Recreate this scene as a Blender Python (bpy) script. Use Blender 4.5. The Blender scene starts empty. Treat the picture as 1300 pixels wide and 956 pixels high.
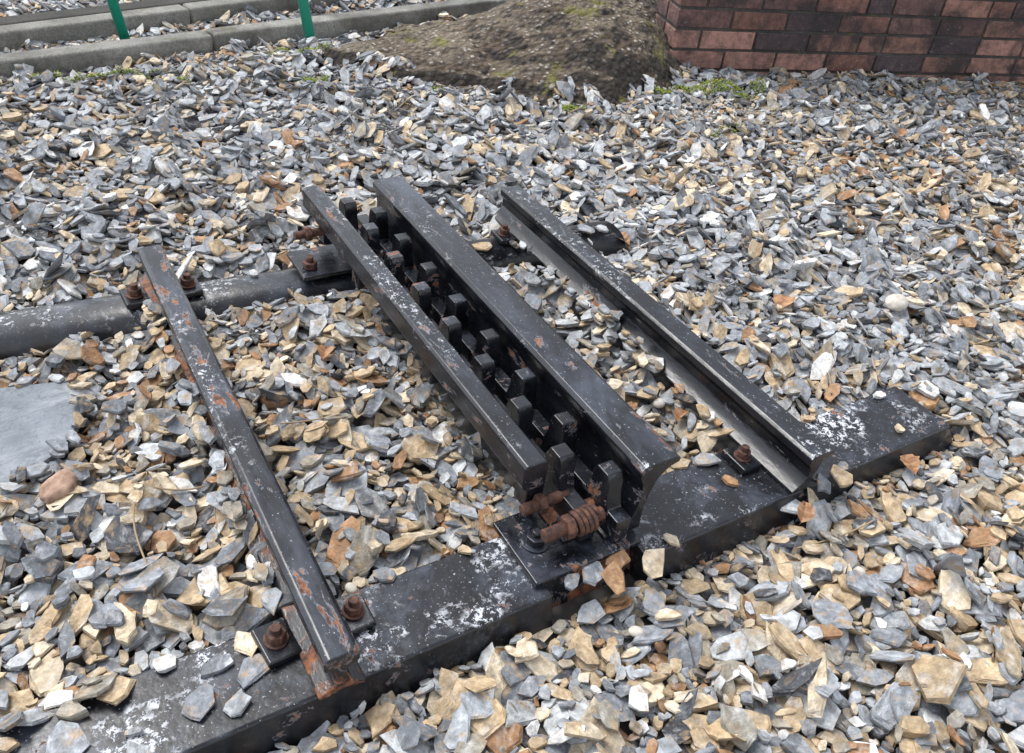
import bpy, bmesh, math, random
import numpy as np
from mathutils import Vector, Matrix
rng=np.random.default_rng(7); random.seed(7)
scene=bpy.context.scene
scene.view_settings.view_transform='Standard'; scene.view_settings.look='None'; scene.view_settings.exposure=0
COL=scene.collection

# ---------------------------------------------------------------- node helpers
class NT:
    def __init__(s,name):
        s.m=bpy.data.materials.new(name); s.m.use_nodes=True; s.t=s.m.node_tree; s.t.nodes.clear()
        s.out=s.n('ShaderNodeOutputMaterial'); s.b=s.n('ShaderNodeBsdfPrincipled'); s.l(s.b.outputs[0],s.out.inputs[0])
    def n(s,t,**k):
        x=s.t.nodes.new(t)
        for a,v in k.items(): setattr(x,a,v)
        return x
    def l(s,a,b): s.t.links.new(a,b)
    def set(s,i,v):
        if isinstance(v,bpy.types.NodeSocket): s.l(v,i)
        else:
            if i.type=='RGBA' and not hasattr(v,'__len__'): v=(v,v,v,1)
            elif i.type=='RGBA' and len(v)==3: v=(*v,1)
            i.default_value=v
    def pos(s): return s.n('ShaderNodeNewGeometry').outputs['Position']
    def noise(s,vec,scale,detail=4,rough=.6,dist=0):
        x=s.n('ShaderNodeTexNoise'); s.l(vec,x.inputs['Vector']); x.inputs['Scale'].default_value=scale
        x.inputs['Detail'].default_value=detail; x.inputs['Roughness'].default_value=rough; x.inputs['Distortion'].default_value=dist
        return x.outputs[0]
    def vor(s,vec,scale,feat='F1',out=0):
        x=s.n('ShaderNodeTexVoronoi'); x.feature=feat; s.l(vec,x.inputs['Vector']); x.inputs['Scale'].default_value=scale
        return x.outputs[out]
    def mr(s,v,a,b,c=0,d=1):
        x=s.n('ShaderNodeMapRange'); s.l(v,x.inputs[0])
        for i,k in enumerate((a,b,c,d)): x.inputs[i+1].default_value=k
        return x.outputs[0]
    def mix(s,f,a,b,mode='MIX'):
        x=s.n('ShaderNodeMix'); x.data_type='RGBA'; x.blend_type=mode
        s.set(x.inputs[0],f); s.set(x.inputs[6],a); s.set(x.inputs[7],b); return x.outputs[2]
    def math(s,op,a,b=0):
        x=s.n('ShaderNodeMath'); x.operation=op; s.set(x.inputs[0],a); s.set(x.inputs[1],b); return x.outputs[0]
    def bump(s,h,strength=.5,dist=.002,normal=None):
        x=s.n('ShaderNodeBump'); x.inputs['Strength'].default_value=strength; x.inputs['Distance'].default_value=dist
        s.l(h,x.inputs['Height'])
        if normal: s.l(normal,x.inputs['Normal'])
        return x.outputs[0]
    def fin(s,col,rough,normal=None,spec=None,metal=None):
        s.set(s.b.inputs['Base Color'],col); s.set(s.b.inputs['Roughness'],rough)
        if normal: s.l(normal,s.b.inputs['Normal'])
        if spec is not None: s.set(s.b.inputs['Specular IOR Level'],spec)
        if metal is not None: s.set(s.b.inputs['Metallic'],metal)
        return s.m

def steel(name,white,rust,gloss=.25,stretch=1,lowrust=False,zmin=None):
    """weathered black bitumen paint with chalky white flecks and rust; stretched patches paint reflection streaks on rails"""
    s=NT(name); p0=s.pos()
    mp=s.n('ShaderNodeMapping'); s.l(p0,mp.inputs['Vector']); mp.inputs['Scale'].default_value=(1,stretch,1); p=mp.outputs[0]  # stretch draws pale patches out along Y, painting long reflections on rail tops
    g=s.n('ShaderNodeNewGeometry'); sep=s.n('ShaderNodeSeparateXYZ'); s.l(g.outputs['Normal'],sep.inputs[0])
    z=s.n('ShaderNodeSeparateXYZ'); s.l(p0,z.inputs[0])
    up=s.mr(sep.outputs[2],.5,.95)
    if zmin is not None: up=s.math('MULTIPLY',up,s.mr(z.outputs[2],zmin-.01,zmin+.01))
    base=s.mix(s.mr(s.noise(p,30,3),.35,.7),(.004,.004,.006),(.014,.016,.022))
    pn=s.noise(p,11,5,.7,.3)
    dust_sheen=s.math('MULTIPLY',s.mr(pn,.50,.68),up)
    base=s.mix(s.math('MULTIPLY',dust_sheen,.28+.25*white),base,(.10,.12,.16))  # bluish dust patches, doubling as painted-in reflection on the rails
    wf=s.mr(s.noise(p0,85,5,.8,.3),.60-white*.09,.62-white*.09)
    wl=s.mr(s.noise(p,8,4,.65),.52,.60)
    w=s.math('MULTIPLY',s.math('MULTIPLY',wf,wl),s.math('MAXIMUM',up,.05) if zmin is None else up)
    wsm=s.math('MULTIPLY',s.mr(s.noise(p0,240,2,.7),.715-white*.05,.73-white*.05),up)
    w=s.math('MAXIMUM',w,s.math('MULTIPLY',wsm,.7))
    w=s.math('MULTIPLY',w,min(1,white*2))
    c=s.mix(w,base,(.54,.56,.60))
    rn=s.noise(p,23,5,.74,.4)
    rl=s.mr(rn,.70-rust*.2,.72-rust*.2)
    if lowrust:
        rl=s.math('MAXIMUM',rl,s.math('MULTIPLY',s.mr(rn,.46,.54),s.mr(z.outputs[2],.075,.05)))
    rc=s.mix(s.mr(s.noise(p0,90,4),.35,.65),(.05,.022,.016),(.30,.115,.048))
    c=s.mix(rl,c,rc)
    halo=s.math('SUBTRACT',s.mr(rn,.675-rust*.2,.69-rust*.2),rl)
    c=s.mix(s.math('MULTIPLY',s.math('MAXIMUM',halo,0),.4),c,(.28,.28,.31))
    r=s.math('MAXIMUM',s.math('MAXIMUM',s.mr(s.noise(p,40,3),.3,.7,gloss,gloss+.18),s.math('MULTIPLY',rl,.85)),s.math('MULTIPLY',w,.7))
    h=s.math('ADD',s.noise(p,40,3,.6),s.math('ADD',s.math('MULTIPLY',w,.25),s.math('MULTIPLY',rl,-.5)))
    return s.fin(c,r,s.bump(h,.55,.002),.5)
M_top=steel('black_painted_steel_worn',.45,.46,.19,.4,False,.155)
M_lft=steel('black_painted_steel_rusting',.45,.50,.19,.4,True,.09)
M_slp=steel('black_painted_sleeper',.85,.30,.26)
M_slp2=steel('black_painted_sleeper_far',.70,.12,.26)
M_blk=steel('black_painted_steel',.12,.42,.18)
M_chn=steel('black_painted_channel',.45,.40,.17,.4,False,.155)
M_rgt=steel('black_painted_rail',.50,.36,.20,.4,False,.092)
M_rst=steel('rusty_steel',.1,.95,.3)
s=NT('rust_iron'); p=s.pos()
c=s.mix(s.mr(s.noise(p,90,5,.7),.35,.65),(.02,.013,.012),(.15,.062,.038)); M_rust=s.fin(c,.75,s.bump(s.noise(p,300,4,.7),.8,.002))

# slate chips
s=NT('slate_chippings')
ca=s.n('ShaderNodeAttribute'); ca.attribute_name='chipcol'; lc=s.n('ShaderNodeAttribute'); lc.attribute_name='lc'
L=lc.outputs['Vector']; col=ca.outputs['Color']
mp=s.n('ShaderNodeMapping'); s.l(L,mp.inputs['Vector']); mp.inputs['Scale'].default_value=(1,1,14)
strat=s.noise(mp.outputs[0],45,3,.65)
n1=s.noise(L,34,4,.68,.5)
col=s.mix(s.mr(n1,.53,.66,0,.70),col,(.40,.275,.15))
n3=s.noise(L,95,3,.7)
col=s.mix(s.mr(n1,.46,.30,0,.6),col,(.55,.56,.57))
col=s.mix(1.0,col,s.mix(s.mr(n3,.25,.75),(.62,.62,.62),(1.38,1.38,1.38)),'MULTIPLY')
col=s.mix(1.0,col,s.mix(s.mr(strat,.3,.7),(.60,.575,.55),(1.25,1.25,1.25)),'MULTIPLY')
h=s.math('ADD',s.math('MULTIPLY',strat,1.3),n3)
M_chip=s.fin(col,s.mr(n3,.3,.7,.5,.85),s.bump(h,.8,.0035),.38)

def ground_mat(name,c1,c2,sc):
    s=NT(name); p=s.pos()
    v=s.n('ShaderNodeTexVoronoi'); s.l(p,v.inputs['Vector']); v.inputs['Scale'].default_value=sc; v.inputs['Randomness'].default_value=1
    rnd=s.n('ShaderNodeSeparateColor'); s.l(v.outputs['Color'],rnd.inputs[0])
    c=s.mix(rnd.outputs[0],c1,c2); c=s.mix(s.mr(v.outputs['Distance'],.3,.65,0,.75),c,(.03,.027,.024))
    return s.fin(c,.85,s.bump(v.outputs['Distance'],.8,-.01))
M_gnd=ground_mat('ground_gravel',(.06,.063,.07),(.24,.22,.19),40)
def concrete(name,a,b,dark,dk=.5):
    s=NT(name); p=s.pos()
    c=s.mix(s.mr(s.noise(p,7,5,.65),.35,.65),a,b)
    c=s.mix(s.mr(s.noise(p,160,3,.7),.4,.65,0,.5),c,dark)
    c=s.mix(s.mr(s.noise(p,3.3,5,.7,.5),.45,.62,0,dk),c,dark)
    c=s.mix(s.mr(s.noise(p,11,5,.7,.5),.60,.67,0,.6),c,(.10,.11,.025))
    return s.fin(c,.88,s.bump(s.math('ADD',s.noise(p,40,5,.7),s.noise(p,220,3,.7)),.8,.006))
M_conc=concrete('weathered_concrete',(.20,.195,.175),(.36,.35,.32),(.06,.055,.048),.75)
M_dark=concrete('dirty_channel',(.03,.029,.026),(.07,.063,.055),(.015,.015,.013))
# mound
s=NT('aggregate_concrete'); p=s.pos()
vd=s.vor(p,48); n=s.noise(p,4.5,6,.65,.4)
c=s.mix(s.mr(n,.38,.62),(.085,.055,.034),(.21,.17,.12))
pc=s.n('ShaderNodeSeparateColor'); s.l(s.vor(p,48,out=1),pc.inputs[0])
c=s.mix(s.math('MULTIPLY',s.mr(vd,.42,.28),s.mr(pc.outputs[0],.35,.5)),c,s.mix(pc.outputs[1],(.52,.49,.44),(.18,.14,.105)))
g=s.n('ShaderNodeNewGeometry'); gs=s.n('ShaderNodeSeparateXYZ'); s.l(g.outputs['Normal'],gs.inputs[0])
st=s.math('MAXIMUM',s.math('MULTIPLY',s.mr(s.noise(p,5,6,.7,.8),.39,.50),s.mr(gs.outputs[2],.96,.84)),s.mr(s.noise(p,6.5,6,.75,.8),.54,.61,0,.75))
c=s.mix(s.math('MULTIPLY',st,.88),c,(.018,.014,.013))
c=s.mix(s.mr(s.noise(p,7,6,.7),.57,.63,0,.8),c,(.17,.16,.03))
M_mound=s.fin(c,.9,s.bump(s.math('ADD',s.math('MULTIPLY',vd,-1.6),s.noise(p,60,5,.7)),1,.018))
# bricks
s=NT('brick'); ca=s.n('ShaderNodeAttribute'); ca.attribute_name='bcol'; p=s.pos()
c=s.mix(1.0,ca.outputs['Color'],s.mix(s.mr(s.noise(p,35,5,.7),.3,.7),(.5,.5,.5),(1.4,1.35,1.35)),'MULTIPLY')
c=s.mix(s.mr(s.noise(p,6,6,.7,.4),.45,.60,0,.88),c,(.028,.022,.025))
c=s.mix(s.mr(s.noise(p,90,4,.7),.62,.70,0,.5),c,(.36,.33,.30))
M_brick=s.fin(c,.85,s.bump(s.noise(p,130,5,.7),.9,.006))
M_mort=concrete('mortar',(.05,.045,.042),(.11,.10,.09),(.025,.023,.022))
s=NT('green_paint'); p=s.pos()
c=s.mix(s.mr(s.noise(p,70,5),.62,.68),(.012,.27,.18),(.05,.08,.05)); M_green=s.fin(c,.4,s.bump(s.noise(p,80),.2,.001))
s=NT('slate_slab'); p=s.pos()
n9=s.noise(p,9,6,.6); nl=s.n('ShaderNodeMapping'); s.l(p,nl.inputs['Vector']); nl.inputs['Scale'].default_value=(7,26,40); nl.inputs['Rotation'].default_value=(0,0,.7)
ns=s.noise(nl.outputs[0],1,5,.7,.6)
c=s.mix(s.mr(n9,.38,.62),(.11,.13,.155),(.215,.24,.27)); c=s.mix(s.mr(ns,.46,.68,0,.6),c,(.36,.38,.41))
c=s.mix(s.mr(s.noise(p,55,5,.75),.54,.66,0,.6),c,(.07,.08,.095))
M_slab=s.fin(c,.6,s.bump(s.math('ADD',s.noise(p,20,6,.7,1),s.math('MULTIPLY',ns,1.0)),.7,.008))
s=NT('moss'); p=s.pos(); c=s.mix(s.noise(p,30),(.09,.16,.015),(.28,.30,.04)); M_moss=s.fin(c,.8)
s=NT('dry_leaf'); p=s.pos(); c=s.mix(s.mr(s.noise(p,60,5),.35,.65),(.20,.09,.04),(.42,.24,.12)); M_leaf=s.fin(c,.6,s.bump(s.noise(p,90),.4,.002))
s=NT('pebble'); p=s.pos(); c=s.mix(s.mr(s.noise(p,60,5),.35,.65),(.42,.38,.32),(.6,.56,.5)); M_peb=s.fin(c,.7,s.bump(s.noise(p,150,5),.4,.002))
s=NT('brown_stone'); p=s.pos(); c=s.mix(s.mr(s.noise(p,60,5),.35,.65),(.2,.12,.08),(.45,.30,.22)); M_bst=s.fin(c,.8,s.bump(s.noise(p,90,6,.7),.8,.004))
s=NT('twig_bark'); M_twig=s.fin((.3,.22,.13),.8)

# ---------------------------------------------------------------- mesh helpers
def empty(name):
    e=bpy.data.objects.new(name,None); COL.objects.link(e); e.empty_display_size=.05; return e
def mk(name,v,f,mat,parent=None,bevel=0,seg=2,smooth=False):
    me=bpy.data.meshes.new(name); me.from_pydata([tuple(map(float,q)) for q in v],[],f); me.validate()
    bm=bmesh.new(); bm.from_mesh(me); bmesh.ops.recalc_face_normals(bm,faces=bm.faces); bm.to_mesh(me); bm.free()
    o=bpy.data.objects.new(name,me); COL.objects.link(o); me.materials.append(mat)
    if parent: o.parent=parent
    if bevel:
        b=o.modifiers.new('b','BEVEL'); b.width=bevel; b.segments=seg; b.limit_method='ANGLE'; b.angle_limit=math.radians(28)
        b.harden_normals=False
    if bevel or smooth:
        for q in me.polygons: q.use_smooth=True
        if bevel:
            w=o.modifiers.new('wn','WEIGHTED_NORMAL'); w.weight=100; w.keep_sharp=True
    return o
def extrude(name,prof,axis,a,b,mat,parent=None,bevel=.002,seg=3,shift=None):
    n=len(prof); v=[]
    for t in (a,b):
        for h,z in prof:
            v.append((h,t,z) if axis=='Y' else (t,h,z))
    f=[[i,(i+1)%n,n+(i+1)%n,n+i] for i in range(n)]+[list(range(n))[::-1],list(range(n,2*n))]
    if shift: v=[shift(q) for q in v]
    return mk(name,v,f,mat,parent,bevel,seg)
def box(name,c,d,mat,parent=None,bevel=.002,rot=None):
    R=rot or Matrix.Identity(3)
    v=[Vector(c)+R@Vector((sx*d[0]/2,sy*d[1]/2,sz*d[2]/2)) for sx in(-1,1) for sy in(-1,1) for sz in(-1,1)]
    f=[(0,1,3,2),(4,6,7,5),(0,4,5,1),(2,3,7,6),(0,2,6,4),(1,5,7,3)]
    return mk(name,v,f,mat,parent,bevel)
def lathe(name,prof,c,axis,mat,parent=None,n=28,bevel=0,smooth=True):
    A=Vector(axis).normalized(); U=A.orthogonal().normalized(); W=A.cross(U); v=[];f=[]
    for t,r in prof:
        for k in range(n):
            th=2*math.pi*k/n; v.append(Vector(c)+A*t+(U*math.cos(th)+W*math.sin(th))*r)
    m=len(prof)
    for i in range(m-1):
        for k in range(n): f.append([i*n+k,i*n+(k+1)%n,(i+1)*n+(k+1)%n,(i+1)*n+k])
    f.append(list(range(n))[::-1]); f.append([(m-1)*n+k for k in range(n)])
    o=mk(name,v,f,mat,parent,bevel,2)
    if not bevel and smooth and n>8:
        for q in o.data.polygons: q.use_smooth=len(q.vertices)==4
    return o
def clip(parent,x,y,z,rot=0,s=1,mat=None,bm=None,side=1):
    mat=mat or M_blk; bm=bm or M_rust
    R=Matrix.Rotation(rot,3,'Z')
    box('rail_clip',(x,y,z+.006*s),(.042*s,.056*s,.012*s),mat,parent,.003,R@Matrix.Rotation(.1*side,3,'Y'))
    lathe('washer',[(0,.015*s),(.003,.015*s)],(x,y,z+.0125*s),(0.05,0,1),bm,parent,24,.0008)
    lathe('nut',[(0,.0125*s),(.012*s,.0125*s)],(x,y,z+.0155*s),(0.05,0,1),bm,parent,6,.0015)
    pr=[(0,.006*s)]
    for i in range(5): pr+=[(.0015+i*.002,.0068*s),(.0025+i*.002,.0058*s)]
    lathe('bolt_stud',pr,(x,y,z+.026*s),(0.05,0,1),bm,parent,16)
def threaded(name,c,axis,L,r,mat,parent,pitch=.0026):
    pr=[];t=0
    while t<L: pr+=[(t,r*.86),(t+pitch*.5,r)]; t+=pitch
    return lathe(name,pr,c,axis,mat,parent,24)
def helix(name,c,axis,R,r,turns,L,mat,parent):
    A=Vector(axis).normalized(); U=A.orthogonal().normalized(); W=A.cross(U); v=[];f=[]; N=int(turns*22); m=8
    for i in range(N+1):
        t=i/N; th=t*turns*2*math.pi; rad=U*math.cos(th)+W*math.sin(th); cc=Vector(c)+A*(L*t)+rad*R
        for k in range(m):
            ph=2*math.pi*k/m; v.append(cc+rad*(r*math.cos(ph))+A*(r*math.sin(ph)))
    for i in range(N):
        for k in range(m): f.append([i*m+k,i*m+(k+1)%m,(i+1)*m+(k+1)%m,(i+1)*m+k])
    f.append(list(range(m))[::-1]); f.append([N*m+k for k in range(m)])
    return mk(name,v,f,mat,parent,0,0,True)

# ---------------------------------------------------------------- rails
ZT=.030
def railprof(xc,z0,h,head,foot,hd=.022,web=.006):
    hh=head/2; ff=foot/2
    return [(xc-ff,z0),(xc+ff,z0),(xc+ff,z0+.005),(xc+web+.006,z0+.013),(xc+web,z0+.022),(xc+web,z0+h-hd-.007),
            (xc+hh-.001,z0+h-hd),(xc+hh,z0+h-.005),(xc+hh-.007,z0+h),(xc-hh+.007,z0+h),(xc-hh,z0+h-.005),(xc-hh+.001,z0+h-hd),
            (xc-web,z0+h-hd-.007),(xc-web,z0+.022),(xc-web-.006,z0+.013),(xc-ff,z0+.005)]
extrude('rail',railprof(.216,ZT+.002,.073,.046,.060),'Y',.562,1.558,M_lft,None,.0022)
xr=1.026; z0=ZT+.002
rp=[(xr-.040,z0),(xr+.034,z0),(xr+.034,z0+.005),(xr+.006,z0+.016),(xr+.005,z0+.045),(xr+.012,z0+.060),(xr+.029,z0+.064),(xr+.029,z0+.071),(xr+.024,z0+.075),
    (xr-.017,z0+.075),(xr-.023,z0+.070),(xr-.023,z0+.058),(xr-.015,z0+.046),(xr-.015,z0+.030),(xr-.022,z0+.018),(xr-.030,z0+.011),(xr-.040,z0+.004)]
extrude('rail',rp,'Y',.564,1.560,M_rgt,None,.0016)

# rack rail assembly
RK=empty('rack_rail')
xg=.549
gb=[(xg-.012,.122),(xg+.012,.122),(xg+.019,.128),(xg+.020,.134),(xg+.020,.166),(xg+.015,.171),(xg-.015,.171),(xg-.020,.166),(xg-.020,.134),(xg-.019,.128)]
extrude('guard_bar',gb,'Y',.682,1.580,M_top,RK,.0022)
for y in (.715,1.03,1.35,1.535):
    box('guard_bracket',(xg+.018,y,.092),(.030,.034,.062),M_blk,RK,.003)
gp=[(.682,.163),(.688,.170),(.746,.170),(.753,.165),(.752,.158),(.735,.154),(.718,.138),(.708,.110),(.704,.075),(.706,.050),(.706,.040),
    (.640,.040),(.640,.047),(.672,.052),(.684,.064),(.691,.085),(.693,.115),(.690,.135),(.683,.150)]
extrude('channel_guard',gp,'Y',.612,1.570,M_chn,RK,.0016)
def rackbar(name,xc,y0,y1,first,pitch=.1185):
    z0,zb,zt=.045,.088,.146; w=.0135
    pts=[(y0,z0),(y1,z0),(y1,zb)]
    ys=[]; y=first
    while y<y1-.03: ys.append(y); y+=pitch
    for y in reversed(ys):
        pts+=[(y+.028,zb),(y+.021,zb+.024),(y+.020,zt-.014),(y+.013,zt),(y-.013,zt),(y-.020,zt-.014),(y-.021,zb+.024),(y-.028,zb)]
    pts+=[(y0,zb)]
    pts=[(max(a,y0),b) for a,b in pts]
    return extrude(name,pts,'X',xc-w,xc+w,M_blk,RK,.0025)
rackbar('rack_bar',.6590,.600,1.575,.6535)
rackbar('rack_bar_inner',.6150,.622,1.575,.7125)
for i in range(9):
    y=.66+i*.11
    lathe('spacer_tube',[(0,.010),(.022,.010)],(.6265,y,.070),(1,0,0),M_rst,RK,20,.001)
threaded('tie_bolt',(.540,.630,.080),(1,0,.03),.10,.0105,M_rust,RK)
helix('coil_spring',(.592,.630,.0815),(1,0,.03),.0165,.0038,4.2,.034,M_rust,RK)
lathe('bolt_nut',[(0,.0185),(.014,.0185)],(.574,.630,.081),(1,0,.03),M_rust,RK,6,.002)
threaded('tie_bolt_b',(.535,.683,.083),(1,0,.0),.08,.009,M_rust,RK)
lathe('bolt_nut_b',[(0,.016),(.012,.016)],(.562,.683,.083),(1,0,0),M_rust,RK,6,.002)
for y,x in ((1.515,.51),):
    lathe('bolt_nut_c',[(0,.016),(.013,.016)],(x,y,.098),(1,0,0),M_rust,RK,6,.002)
    threaded('bolt_end',(x-.022,y,.098),(1,0,0),.06,.009,M_rust,RK)
box('rack_chair_plate',(.600,.650,.0375),(.185,.125,.010),M_blk,RK,.0025)
box('rack_chair_block',(.640,.668,.0455),(.12,.07,.006),M_rst,RK,.002)
lathe('chair_washer',[(0,.021),(.003,.021)],(.545,.652,.0428),(0,0,1),M_blk,RK,28,.001)
lathe('chair_nut',[(0,.0155),(.013,.0155)],(.545,.652,.0458),(0,0,1),M_blk,RK,6,.002)
lathe('chair_stud',[(0,.007),(.008,.007),(.009,.005)],(.545,.652,.0590),(0,0,1),M_blk,RK,18)
box('rack_chair_plate_far',(.575,1.495,.0375),(.19,.11,.010),M_blk,RK,.0025)
lathe('chair_nut_far',[(0,.0155),(.014,.0155)],(.505,1.475,.0430),(0,0,1),M_rust,RK,6,.002)
lathe('chair_stud_far',[(0,.007),(.012,.007)],(.505,1.475,.0570),(0,0,1),M_rust,RK,18)

# sleepers
S1=empty('railway_sleeper')
def trough(name,x0,x1,yf,yb,zt,mat,par,e0=0,e1=0,ns=1,jit=0):
    prof=[(yf-.022,-.05),(yf,zt-.003),(yf+.003,zt),(yb-.003,zt),(yb,zt-.003),(yb+.022,-.05)]
    v=[];n=len(prof)
    for i in range(ns+1):
        x=x0+(x1-x0)*i/ns; e=-e0 if i==0 else (e1 if i==ns else 0); jy=random.uniform(-jit,jit)
        for h,z in prof: v.append((x+(e if z<-.01 else 0),h+(jy if h<yb-.02 else 0),z))
    f=[]
    for s_ in range(ns): f+=[[s_*n+i,s_*n+(i+1)%n,(s_+1)*n+(i+1)%n,(s_+1)*n+i] for i in range(n)]
    f+=[list(range(n))[::-1],list(range(ns*n,(ns+1)*n))]
    return mk(name,v,f,mat,par,.0025,3)
trough('sleeper_body',-.20,.525,.570,.695,ZT,M_slp,S1,.04,.0)
trough('sleeper_middle',.523,.690,.606,.693,ZT-.004,M_rst,S1)
trough('sleeper_body_far',.688,1.408,.566,.695,ZT,M_slp,S1,0,.040)
clip(S1,.267,.656,ZT,0,1,M_blk,M_rust,-1); clip(S1,.166,.658,ZT,.1,1.05,M_blk,M_rust,1); clip(S1,.962,.660,ZT,0,1,M_blk,M_rust,1); clip(S1,1.082,.650,ZT,0,1,M_blk,M_rust,-1)
S2=empty('railway_sleeper')
pr=[]
for k in range(21):
    th=math.pi*(k/20); c_=math.cos(th); s_=math.sin(th)
    pr.append((1.508-.066*math.copysign(abs(c_)**.8,c_),-.045+.077*s_**.65))
pr=[(1.436,-.08)]+pr+[(1.580,-.08)]
o=extrude('sleeper_body',pr,'X',-.35,1.27,M_slp2,S2,.0,3,shift=lambda q:(q[0],q[1]-.05*q[0],q[2]-max(0,q[0]-.6)*.02))
for q in o.data.polygons: q.use_smooth=len(q.vertices)==4
clip(S2,.168,1.492,ZT,.05,1.05,M_blk,M_rust,1); clip(S2,.266,1.497,ZT-.002,0,1.05,M_blk,M_rust,-1)
clip(S2,.968,1.470,ZT-.006,0,1,M_blk,M_rust,1); clip(S2,1.080,1.46,ZT-.008,0,1,M_blk,M_rust,-1)

# slate slab
sl=[(.035,1.278),(.031,1.232),(.008,1.178),(-.026,1.141),(-.10,1.095),(-.22,1.09),(-.29,1.22),(-.2,1.35),(-.077,1.338),(.022,1.318)]
n=len(sl); cx,cy=-.1,1.22
v=[(x,y,-.002) for x,y in sl]+[(cx+(x-cx)*.985,cy+(y-cy)*.98,.010+.02*(y-1.2)) for x,y in sl]
o=mk('slate_slab',v,[[i,(i+1)%n,n+(i+1)%n,n+i] for i in range(n)]+[list(range(n))[::-1],list(range(n,2*n))],M_slab)

# ---------------------------------------------------------------- mound
poly=np.array([(1.06,2.84),(1.24,2.62),(1.46,2.48),(1.64,2.32),(1.84,2.23),(2.10,2.30),(2.34,2.42),(2.7,2.8),(2.5,3.22),(2.0,3.14),(1.45,3.03)])
def sdist(X,Y,P):
    d=np.full(X.shape,1e9); inside=np.zeros(X.shape,bool)
    for i in range(len(P)):
        a=P[i];b=P[(i+1)%len(P)]; e=b-a
        t=np.clip(((X-a[0])*e[0]+(Y-a[1])*e[1])/(e@e),0,1)
        d=np.minimum(d,np.hypot(X-a[0]-t*e[0],Y-a[1]-t*e[1]))
        c=((a[1]>Y)!=(b[1]>Y))&(X<(b[0]-a[0])*(Y-a[1])/(b[1]-a[1]+1e-12)+a[0]); inside^=c
    return np.where(inside,d,-d)
def vnoise(X,Y,sc,seed):
    r=np.random.default_rng(seed).random((128,128)); x=X*sc+50;y=Y*sc+50
    xi=np.floor(x).astype(int);yi=np.floor(y).astype(int);fx=x-xi;fy=y-yi;fx=fx*fx*(3-2*fx);fy=fy*fy*(3-2*fy)
    g=lambda a,b:r[a%128,b%128]
    return (g(xi,yi)*(1-fx)+g(xi+1,yi)*fx)*(1-fy)+(g(xi,yi+1)*(1-fx)+g(xi+1,yi+1)*fx)*fy-.5
def mound_h(X,Y):
    d=sdist(X,Y,poly)+vnoise(X,Y,7,5)*.05
    t=np.clip((X-1.50)/.45,0,1); t=t*t*(3-2*t)
    hmax=.030+.15*t; sl=.22+.75*t
    h=np.where(d>0,hmax*(1-np.exp(-np.maximum(d,0)*sl/hmax*1.2)),d*.8)
    return h+.010+vnoise(X,Y,12,6)*.026+vnoise(X,Y,30,8)*.014+vnoise(X,Y,75,9)*.006
N=220
gx,gy=np.meshgrid(np.linspace(1.0,2.8,N),np.linspace(2.05,3.35,N)); gz=mound_h(gx,gy)
v=np.stack([gx.ravel(),gy.ravel(),gz.ravel()],1)
f=[(j*N+i,j*N+i+1,(j+1)*N+i+1,(j+1)*N+i) for j in range(N-1) for i in range(N-1) if max(gz[j,i],gz[j+1,i],gz[j,i+1],gz[j+1,i+1])>-.05]
o=mk('concrete_mound',v,f,M_mound,None,0,0,True)

# ---------------------------------------------------------------- kerbs & channel
def strip(name,p0,p1,w,z0,z1,mat,parent=None,nseg=1,bevel=.010):
    p0=Vector((*p0,0));p1=Vector((*p1,0)); d=(p1-p0); nrm=Vector((-d.y,d.x,0)).normalized(); V=[];F=[]
    for i in range(nseg):
        a=p0+d*(i/nseg); b=p0+d*((i+1)/nseg)-d.normalized()*(.006 if nseg>1 else 0)
        k=len(V); j=random.uniform(-.004,.004)
        for q in (a,b,b+nrm*w,a+nrm*w):
            V.append((q.x,q.y,z0)); V.append((q.x,q.y,z1+j))
        F+=[[k,k+2,k+4,k+6],[k+1,k+3,k+5,k+7],[k,k+1,k+3,k+2],[k+2,k+3,k+5,k+4],[k+4,k+5,k+7,k+6],[k+6,k+7,k+1,k]]
    return mk(name,V,F,mat,parent,bevel)
strip('concrete_kerb',(-3.0,2.25),(3.2,3.47),.075,-.12,.040,M_conc,None,5)
strip('drain_channel',(-3.0,2.328),(3.2,3.548),.13,-.2,-.012,M_dark,None,1)
strip('concrete_kerb',(-3.0,2.30),(3.2,3.94),.075,-.12,.040,M_conc,None,5)
strip('timber_edging',(-3.0,2.390),(3.2,4.03),.085,-.12,.034,M_dark,None,4)

PR=empty('green_railing')
for (x,y,r) in ((.456,3.10,.0165),(1.052,2.985,.0185),):
    A=Vector((-.16,.05,1)).normalized()
    lathe('post',[(-.05,r),(.95,r)],(x,y,.0),A,M_green,PR,24)
a=Vector((.456,3.10,0))+Vector((-.16,.05,1)).normalized()*.93; b=Vector((1.052,2.985,0))+Vector((-.16,.05,1)).normalized()*.93
dd=(b-a); lathe('handrail',[(-1.2,.017),(dd.length+1.6,.017)],a,dd,M_green,PR,24)

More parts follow.
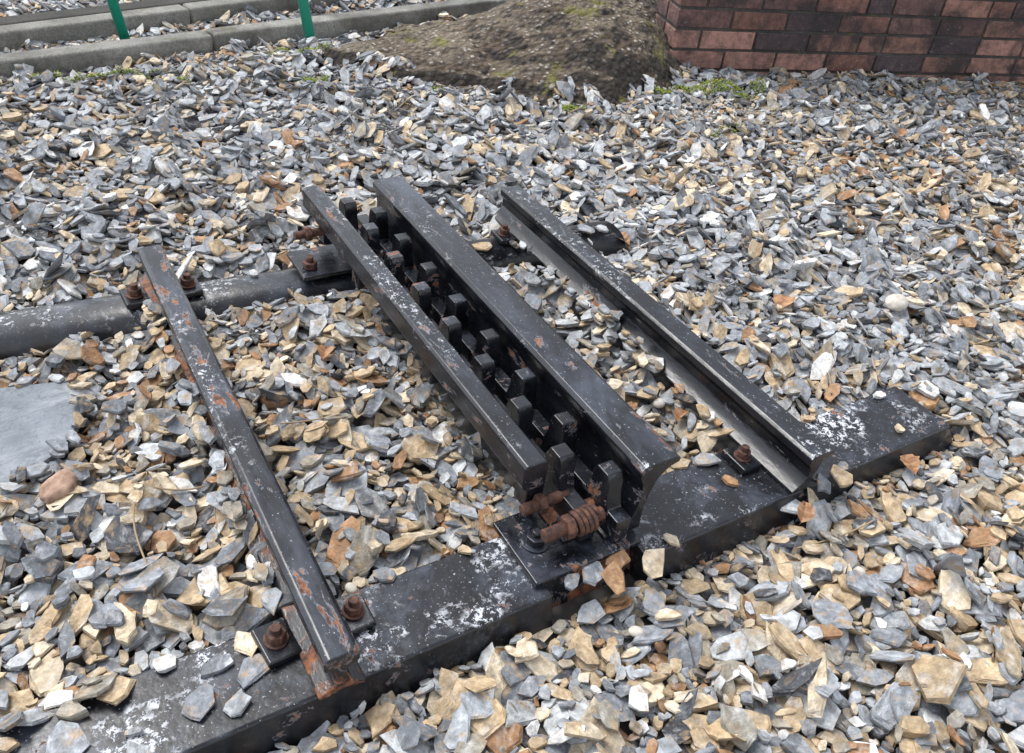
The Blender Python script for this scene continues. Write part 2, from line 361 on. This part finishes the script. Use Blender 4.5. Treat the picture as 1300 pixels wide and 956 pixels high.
# ---------------------------------------------------------------- brick wall
W=empty('brick_wall')
p0=Vector((2.262,2.445,-.08)); wd=Vector((1.56,-.49,.0)).normalized(); wd=(wd+Vector((0,0,.012))).normalized(); wn=Vector((wd.y,-wd.x,0)).normalized()
if wn.dot(Vector((-1,-1,0)))<0: wn=-wn
wu=wd.cross(-wn)
if wu.z<0: wu=-wu
V=[];F=[];C=[]
def brick(p0,a,u,Lb,th,Hh=.064):
    k=len(V); j=random.uniform(-.003,.003)
    for du in (0,Lb):
        for dn in (j,-th):
            for dz in (0,Hh): V.append(p0+wd*(a+du)+wn*dn+wu*(u+dz+random.uniform(-.001,.001)))
    F.extend([(k,k+1,k+3,k+2),(k+4,k+6,k+7,k+5),(k,k+4,k+5,k+1),(k+2,k+3,k+7,k+6),(k,k+2,k+6,k+4),(k+1,k+5,k+7,k+3)])
    r=random.random(); t=random.uniform(.7,1.15)
    if r<.4: cc=(.14,.078,.070)
    elif r<.65: cc=(.19,.095,.075)
    elif r<.8: cc=(.25,.135,.105)
    else: cc=(.07,.05,.053)
    if u<.18 and r<.55: cc=(.33,.18,.145)
    C.extend([(cc[0]*t,cc[1]*t,cc[2]*t,1)]*8)
for row in range(13):
    a=0; Lb=.2150 if row%2 else .1025
    while a<3.4:
        brick(p0,a,row*.075,Lb,.1025); a+=Lb+.010; Lb=.215+random.uniform(-.004,.004) if random.random()>.12 else .1025
for row in range(13):
    a=0; Lb=.1025 if row%2 else .215
    while a<3.4:
        brick(p0-wn*.1125,a,row*.075,Lb,.1025); a+=Lb+.01; Lb=.215
o=mk('bricks',V,F,M_brick,W,.0035)
ca=o.data.color_attributes.new('bcol','FLOAT_COLOR','POINT'); ca.data.foreach_set('color',np.array(C,np.float32).ravel())
q0=p0+wd*.006-wn*.007; q1=p0+wd*3.4-wn*.007
vv=[]
for q in (q0,q1,q1-wn*.205,q0-wn*.205): vv+= [q-wu*.1,q+wu*.97]
mk('mortar',vv,[(0,2,4,6),(1,3,5,7),(0,1,3,2),(2,3,5,4),(4,5,7,6),(6,7,1,0)],M_mort,W)
vv=[];q0=p0-wd*.02+wn*.02;q1=p0+wd*3.42+wn*.02
for q in (q0,q1,q1-wn*.26,q0-wn*.26): vv+= [q+wu*.974,q+wu*1.03]
mk('coping',vv,[(0,2,4,6),(1,3,5,7),(0,1,3,2),(2,3,5,4),(4,5,7,6),(6,7,1,0)],M_conc,W,.006)

# ---------------------------------------------------------------- gravel: deposition on a height field
RES=.005; X0,X1,Y0,Y1=-.55,5.0,-.25,4.75
nx=int((X1-X0)/RES); ny=int((Y1-Y0)/RES)
xx=X0+(np.arange(nx)+.5)*RES; yy=Y0+(np.arange(ny)+.5)*RES
GX,GY=np.meshgrid(xx,yy,indexing='ij')
base=-.030+vnoise(GX,GY,2.3,1)*.018+vnoise(GX,GY,7,2)*.012
base-=.010*np.exp(-((GY-.50)/.06)**2)*((GX>.25)&(GX<1.1))
base+=.014*((GX>-.1)&(GX<1.06)&(GY>.70)&(GY<1.46))
base+=.010*((GX>.28)&(GX<.60)&(GY>.70)&(GY<1.46))
H=base.copy(); mask=np.zeros(H.shape,bool)
def rect(x0,x1,y0,y1,z,block=True):
    m=(GX>x0)&(GX<x1)&(GY>y0)&(GY<y1); H[m]=np.maximum(H[m],z)
    if block: mask[m]=True
rect(-.20,1.408,.566,.695,ZT,False); mask|=((GX>.02+.05*vnoise(GX,GY,20,3))&(GX<1.43)&(GY>.558)&(GY<.702))
m=(GY>1.508-.05*GX-.056)&(GY<1.508-.05*GX+.056)&(GX<1.24); H[m]=ZT-.006; mask|=m
rect(.216-.031,.216+.031,.56,1.56,.037,False); rect(xr-.040,xr+.034,.56,1.56,.037,False)
for xc,hw,y0,y1,z in ((.216,.008,.56,1.56,.1),(1.022,.018,.56,1.56,.1),(.635,.036,.6,1.58,.1),(.698,.012,.6,1.57,.15)):
    rect(xc-hw,xc+hw,y0,y1,z)
rect(.597,.7,.6,1.57,.1)
ms=sdist(GX,GY,np.array(sl))>0; H[ms]=.012; mask|=sdist(GX,GY,np.array(sl))>.008
mh=mound_h(GX,GY); md=sdist(GX,GY,poly); mm=(md>0)&(mh>H); H[mm]=mh[mm]; mask|=(md>.02+.07*vnoise(GX,GY,9,13))
def line_band(p0,p1,w0,w1):
    d=np.array(p1)-np.array(p0); d=d/np.hypot(*d); n_=(-d[1],d[0]); t=(GX-p0[0])*n_[0]+(GY-p0[1])*n_[1]; return (t>w0)&(t<w1)
mask|=line_band((-3,2.25),(3.2,3.47),.0,.21)&(md<-.02)
mask|=line_band((-3,2.30),(3.2,3.94),.0,.175)&(md<-.02)
tw=(GX-2.262)*wn.x+(GY-2.445)*wn.y; ta=(GX-2.262)*wd.x+(GY-2.445)*wd.y
mask|=(tw<0.0)&(ta>-.02)
quad=np.array([(-.50,.62),(-.2,.38),(.90,-.15),(1.3,-.1),(4.9,2.0),(4.9,2.6),(3.0,4.7),(-.1,4.7),(-.35,2.6)])
QD=sdist(GX,GY,quad)>0
reg=QD&~mask
cand=np.argwhere(reg)
chips=[]
def deposit(x,y,a,b,ang,th,force=False,tilt=.10):
    i=int((x-X0)/RES); j=int((y-Y0)/RES); r=int(a/RES)+1
    if i-r<0 or j-r<0 or i+r+1>=nx or j+r+1>=ny: return False
    sx=slice(i-r,i+r+1); sy=slice(j-r,j+r+1)
    dx=GX[sx,sy]-x; dy=GY[sx,sy]-y; ca_,sa=math.cos(ang),math.sin(ang)
    e=((dx*ca_+dy*sa)/a)**2+((-dx*sa+dy*ca_)/b)**2; E=e<1
    if not force and mask[sx,sy][e<.75].any(): return False
    h=H[sx,sy][E]; ex=dx[E];ey=dy[E]
    if len(h)<1: return False
    hm=h.mean(); sxx=(ex*ex).mean()+1e-6; syy=(ey*ey).mean()+1e-6; lim=.5 if not force else .12
    g1=((h-hm)*ex).mean()/sxx; g2=((h-hm)*ey).mean()/syy
    g1=min(lim,max(-lim,g1*.8))+random.gauss(0,tilt); g2=min(lim,max(-lim,g2*.8))+random.gauss(0,tilt)
    res=h-(g1*ex+g2*ey); res.sort(); z=res[int(len(res)*(.62 if not force else .8))]
    top=z+th+g1*ex+g2*ey
    if not force and z>base[i,j]+.058: return False
    Hs=H[sx,sy]; Hs[E]=np.maximum(h,top)
    chips.append((x,y,z+th/2,a,b,ang,th,g1,g2)); return True
idx=rng.integers(0,len(cand),60000); cnt=0
for t,k in enumerate(idx):
    i,j=cand[k]
    x=xx[i]+random.uniform(-.0025,.0025); y=yy[j]+random.uniform(-.0025,.0025)
    big=random.random()
    a=.0125+random.random()**1.5*.0255 if big<.95 else random.uniform(.034,.042)
    if t>26000: a*=.80
    b=a*random.uniform(.40,.80); th=random.uniform(.003,.0085)*(a/.024)**.5
    if random.random()<.14: th*=1.8
    if deposit(x,y,a,b,random.uniform(0,math.pi),th,False,.12 if random.random()<.80 else .42): cnt+=1
    if cnt>31000: break
for ps in range(3):
    bare=np.argwhere(QD&(~mask)&(H-base<.006)&(np.abs(H-.037)>.0005))
    if len(bare)==0: break
    for k in rng.integers(0,len(bare),min(9000,len(bare))):
        i,j=bare[k]
        if H[i,j]-base[i,j]>.006: continue
        a=random.uniform(.006,.014)
        deposit(xx[i],yy[j],a,a*random.uniform(.5,.9),random.uniform(0,3.14),random.uniform(.003,.007),False,.2)
print('CHIPS',cnt,len(chips),'meanH',float((H-base)[reg].mean()))
for x,y,a in ((.905,.687,.026),(.912,.632,.017),(1.345,.684,.015),(1.30,.60,.012),(.132,.675,.024),(.129,.635,.026),(.10,.60,.02),(.09,.66,.022),(.06,.62,.025),(.74,.575,.016),
              (.60,.575,.024),(.645,.58,.026),(.56,.575,.018),(.62,.555,.028),(.69,.555,.03),(.58,.545,.026),(1.12,.575,.014),(1.10,.555,.025),(1.05,.556,.022),(.99,.552,.024),(.40,1.515,.014),(.04,.69,.02),(1.16,.69,.012),(.86,.70,.02),(.83,.71,.024),(1.11,.71,.02),
              (.85,1.46,.02),(.90,1.45,.024),(.80,1.48,.02),(1.18,1.44,.024),(1.22,1.43,.02),(.45,.69,.012),(.33,.70,.018)):
    deposit(x,y,a,a*.7,random.uniform(0,3.1),.006,True,.05)
for k in range(110):
    y=random.uniform(.74,1.44); xx_=random.choice((.190,.180,.982,.975,.978)); a=random.uniform(.010,.022)
    deposit(xx_-random.uniform(0,.008),y,a,a*.6,math.pi/2+random.uniform(-.4,.4),.005,True,.1)
for k in range(26):   # chips lying over the slab rim
    q=sl[k%len(sl)]; q2=sl[(k+1)%len(sl)]; t=random.random(); x=q[0]+(q2[0]-q[0])*t; y=q[1]+(q2[1]-q[1])*t
    a=random.uniform(.012,.024); deposit(x+(x+.1)*.04,y+(y-1.22)*.06,a,a*.6,random.uniform(0,3.1),.006,True,.12)
P=np.array(chips); n=len(P); K=7
an=(np.arange(K)[None]+rng.uniform(-.36,.36,(n,K)))*2*np.pi/K+rng.uniform(0,6.28,(n,1))
rad=rng.uniform(.70,1.10,(n,K)); spike=rng.random((n,K))<.14; rad[spike]*=1.28
def ring(sc,zf,jit,zj):
    r=rad*sc*(1+rng.uniform(-jit,jit,(n,K)))
    return np.stack([np.cos(an)*r*P[:,3:4],np.sin(an)*r*P[:,4:5],(zf+rng.uniform(-zj,zj,(n,K)))*P[:,6:7]],2)
sk=rng.uniform(-.10,.10,(n,1,2))
R1=ring(.94,-.5,.05,.05);R2=ring(1.0,.1,.03,.3);R3=ring(.93,.5,.07,.10)
R3[...,:2]+=sk*P[:,3][:,None,None]
loc=np.concatenate([R1,R2,R3],1)
ca_=np.cos(P[:,5])[:,None];sa=np.sin(P[:,5])[:,None]
wx=loc[...,0]*ca_-loc[...,1]*sa; wy=loc[...,0]*sa+loc[...,1]*ca_
wz=loc[...,2]+wx*P[:,7:8]+wy*P[:,8:9]
ver=np.stack([wx+P[:,0:1],wy+P[:,1:2],wz+P[:,2:3]],2).reshape(-1,3)
lcv=(loc+rng.uniform(-20,20,(n,1,3))).reshape(-1,3)
pal=np.array([(.14,.155,.175),(.21,.23,.26),(.30,.325,.355),(.43,.455,.475),(.42,.325,.21),(.56,.475,.35),(.31,.175,.09),(.055,.06,.07),(.27,.25,.21),(.60,.605,.60)])
pg=np.array([.13,.21,.22,.14,.07,.06,.02,.045,.05,.065]);pg/=pg.sum()
pt=np.array([.11,.14,.12,.07,.20,.13,.08,.04,.10,.04]);pt/=pt.sum()
w=.50+1.6*vnoise(P[:,0],P[:,1],1.7,31)+.9*vnoise(P[:,0],P[:,1],5,32)
w=np.where((P[:,1]<.62)|(P[:,0]>1.3),w-.22,w+.06)
ist=rng.random(n)<np.clip(w,0,1)
ci=np.where(ist,rng.choice(len(pal),n,p=pt),rng.choice(len(pal),n,p=pg))
cc=pal[ci]*rng.uniform(.8,1.22,(n,1))
cc=np.repeat(cc,3*K,0); cc=np.concatenate([cc,np.ones((len(cc),1))],1).astype(np.float32)
ls=[]; lt=[]
for r in range(2):
    for k in range(K): ls+= [r*K+k,r*K+(k+1)%K,(r+1)*K+(k+1)%K,(r+1)*K+k]; lt.append(4)
ls+=list(range(K))[::-1]; lt.append(K); ls+=list(range(2*K,3*K)); lt.append(K)
ls=np.array(ls);lt=np.array(lt)
me=bpy.data.meshes.new('slate_gravel'); me.vertices.add(len(ver)); me.vertices.foreach_set('co',ver.astype(np.float32).ravel())
LI=(ls[None]+(np.arange(n)*3*K)[:,None]).ravel(); LT=np.tile(lt,n); LS=np.concatenate([[0],np.cumsum(LT)[:-1]])
me.loops.add(len(LI)); me.loops.foreach_set('vertex_index',LI.astype(np.int32))
me.polygons.add(len(LT)); me.polygons.foreach_set('loop_start',LS.astype(np.int32))
me.update(calc_edges=True)
A=me.attributes.new('chipcol','FLOAT_COLOR','POINT'); A.data.foreach_set('color',cc.ravel())
A=me.attributes.new('lc','FLOAT_VECTOR','POINT'); A.data.foreach_set('vector',lcv.astype(np.float32).ravel())
me.polygons.foreach_set('use_smooth',np.zeros(len(LT),bool))
o=bpy.data.objects.new('slate_gravel',me); COL.objects.link(o); me.materials.append(M_chip)

S=250
mk('ground',[(-S,-S,-.034),(S,-S,-.034),(S,S,-.034),(-S,S,-.034)],[(0,1,2,3)],M_gnd)

def topz(x,y): return float(H[int((x-X0)/RES),int((y-Y0)/RES)])
def blob(name,x,y,r,mat,sq=(1,.8,.6),rough=.1):
    bm=bmesh.new(); bmesh.ops.create_icosphere(bm,subdivisions=4,radius=r)
    for q in bm.verts:
        nn=vnoise(np.array([q.co.x*60]),np.array([q.co.y*60+q.co.z*40]),1,4)[0]; q.co*=1+rough*nn*2
        q.co=Vector((q.co.x*sq[0],q.co.y*sq[1],q.co.z*sq[2]))
    me=bpy.data.meshes.new(name); bm.to_mesh(me); bm.free()
    for q in me.polygons: q.use_smooth=True
    o=bpy.data.objects.new(name,me); COL.objects.link(o); me.materials.append(mat); o.location=(x,y,topz(x,y)+r*sq[2]*.5); o.rotation_euler=(0,0,random.uniform(0,3)); return o
blob('pebble',1.71,.925,.030,M_peb,(1,.8,.6),.06)
blob('stone',-.03,1.06,.026,M_bst,(1.2,.8,.6),.25)
for x,y,r in ((.29,.72,.010),(1.0,.42,.012),(.95,.86,.013),(.62,.49,.011)): blob('pebble',x,y,r,M_peb)
def leaf(x,y,L,ang,col=M_leaf):
    v=[];f=[];N=9
    for i in range(N):
        t=i/(N-1); w=L*.32*math.sin(math.pi*t**.8)**.8*(1+.25*(i%2)); z=.012*math.sin(t*3)+.003*(i%2)
        for s_ in (-1,0,1): v.append(((t-.5)*L,s_*w,z+abs(s_)*.008))
    for i in range(N-1):
        for k in range(2): f.append([i*3+k,i*3+k+1,(i+1)*3+k+1,(i+1)*3+k])
    o=mk('fallen_leaf',v,f,col); o.location=(x,y,topz(x,y)+.003); o.rotation_euler=(random.uniform(-.3,.3),random.uniform(-.3,.3),ang)
for x,y,L in ((1.467,1.040,.07),(1.44,1.60,.06),(.955,.80,.035),(.985,.535,.04),(2.64,1.66,.05),(.43,1.19,.045),(1.27,.54,.045),(1.27,1.41,.05)):
    leaf(x,y,L,random.uniform(0,6))
def twig(pts,r=.0013):
    cu=bpy.data.curves.new('twig','CURVE'); cu.dimensions='3D'; sp=cu.splines.new('NURBS'); sp.points.add(len(pts)-1)
    for q,p_ in zip(sp.points,pts): q.co=(p_[0],p_[1],topz(p_[0],p_[1])+.004,1)
    sp.use_endpoint_u=True; cu.bevel_depth=r; cu.materials.append(M_twig); o=bpy.data.objects.new('twig',cu); COL.objects.link(o)
for pts in (((.05,.80),(.06,.86),(.04,.91),(.06,.96)),((.30,1.05),(.36,1.03),(.40,1.04)),((.95,.50),(1.02,.47),(1.08,.47)),((.07,1.0),(.12,.97),(.16,.98)),((1.3,.75),(1.36,.80),(1.4,.86))): twig(pts)
def moss(cx,cy,rx,ry,nn):
    V=[];F=[]
    for _ in range(nn):
        a=random.uniform(0,6.28); q=random.random()**.6; x=cx+rx*q*math.cos(a); y=cy+ry*q*math.sin(a); z=max(topz(x,y),float(mound_h(np.array([x]),np.array([y]))[0]) if (1<x<2.8 and 2.1<y<3.35) else -1)+random.uniform(-.002,.006)
        s_=random.uniform(.003,.009); b=random.uniform(0,6.28); c_,d_=math.cos(b)*s_,math.sin(b)*s_; k=len(V)
        V+= [(x-d_*.4,y+c_*.4,z),(x+c_,y+d_,z+s_*random.uniform(.1,1.3)),(x+d_*.4,y-c_*.4,z),(x-c_*.6,y-d_*.6,z+s_*.2)]; F.append([k,k+1,k+2,k+3])
    mk('moss_patch',V,F,M_moss)
for cx,cy,rx,ry,nn in ((.933,2.617,.05,.03,450),(2.26,2.19,.14,.05,1200),(2.06,1.89,.06,.02,350),(1.26,2.40,.02,.03,120),(1.65,2.20,.06,.03,400),(2.12,2.24,.09,.03,500),(.98,2.88,.12,.02,350),(.3,2.79,.2,.012,450),(.55,2.72,.02,.02,80),(2.35,2.10,.08,.03,350)):
    moss(cx,cy,rx,ry,nn)

# ---------------------------------------------------------------- camera
cam=bpy.data.cameras.new('camera'); co=bpy.data.objects.new('camera',cam); COL.objects.link(co)
r=Vector((.8562,-.5052,.1084)).normalized(); bk=Vector((-.4663,-.6653,.5829)).normalized(); u=bk.cross(r).normalized(); r=u.cross(bk)
co.matrix_world=Matrix(((r.x,u.x,bk.x,0),(r.y,u.y,bk.y,0),(r.z,u.z,bk.z,1.0),(0,0,0,1)))
cam.sensor_width=36; cam.lens=36*1093/1300; cam.shift_y=-45/1300; cam.clip_start=.02; cam.clip_end=1000
scene.camera=co
# ---------------------------------------------------------------- light
w=bpy.data.worlds.new("World"); scene.world=w; w.use_nodes=True; nt=w.node_tree; bg=nt.nodes['Background']
sky=nt.nodes.new('ShaderNodeTexSky'); sky.sky_type='NISHITA'; sky.sun_disc=False; sky.sun_elevation=math.radians(58); sky.sun_rotation=math.radians(-30)
hs=nt.nodes.new('ShaderNodeHueSaturation'); hs.inputs['Saturation'].default_value=.25; hs.inputs['Value'].default_value=2.2
nt.links.new(sky.outputs[0],hs.inputs['Color']); nt.links.new(hs.outputs[0],bg.inputs['Color']); bg.inputs['Strength'].default_value=.15
sd=bpy.data.lights.new('sun','SUN'); sd.energy=3.0; sd.angle=math.radians(26); sd.color=(1,.97,.93)
so=bpy.data.objects.new('sun',sd); COL.objects.link(so)
az=math.radians(-30); el=math.radians(58); D=Vector((math.sin(az)*math.cos(el),math.cos(az)*math.cos(el),math.sin(el)))
so.rotation_euler=D.to_track_quat('Z','Y').to_euler()
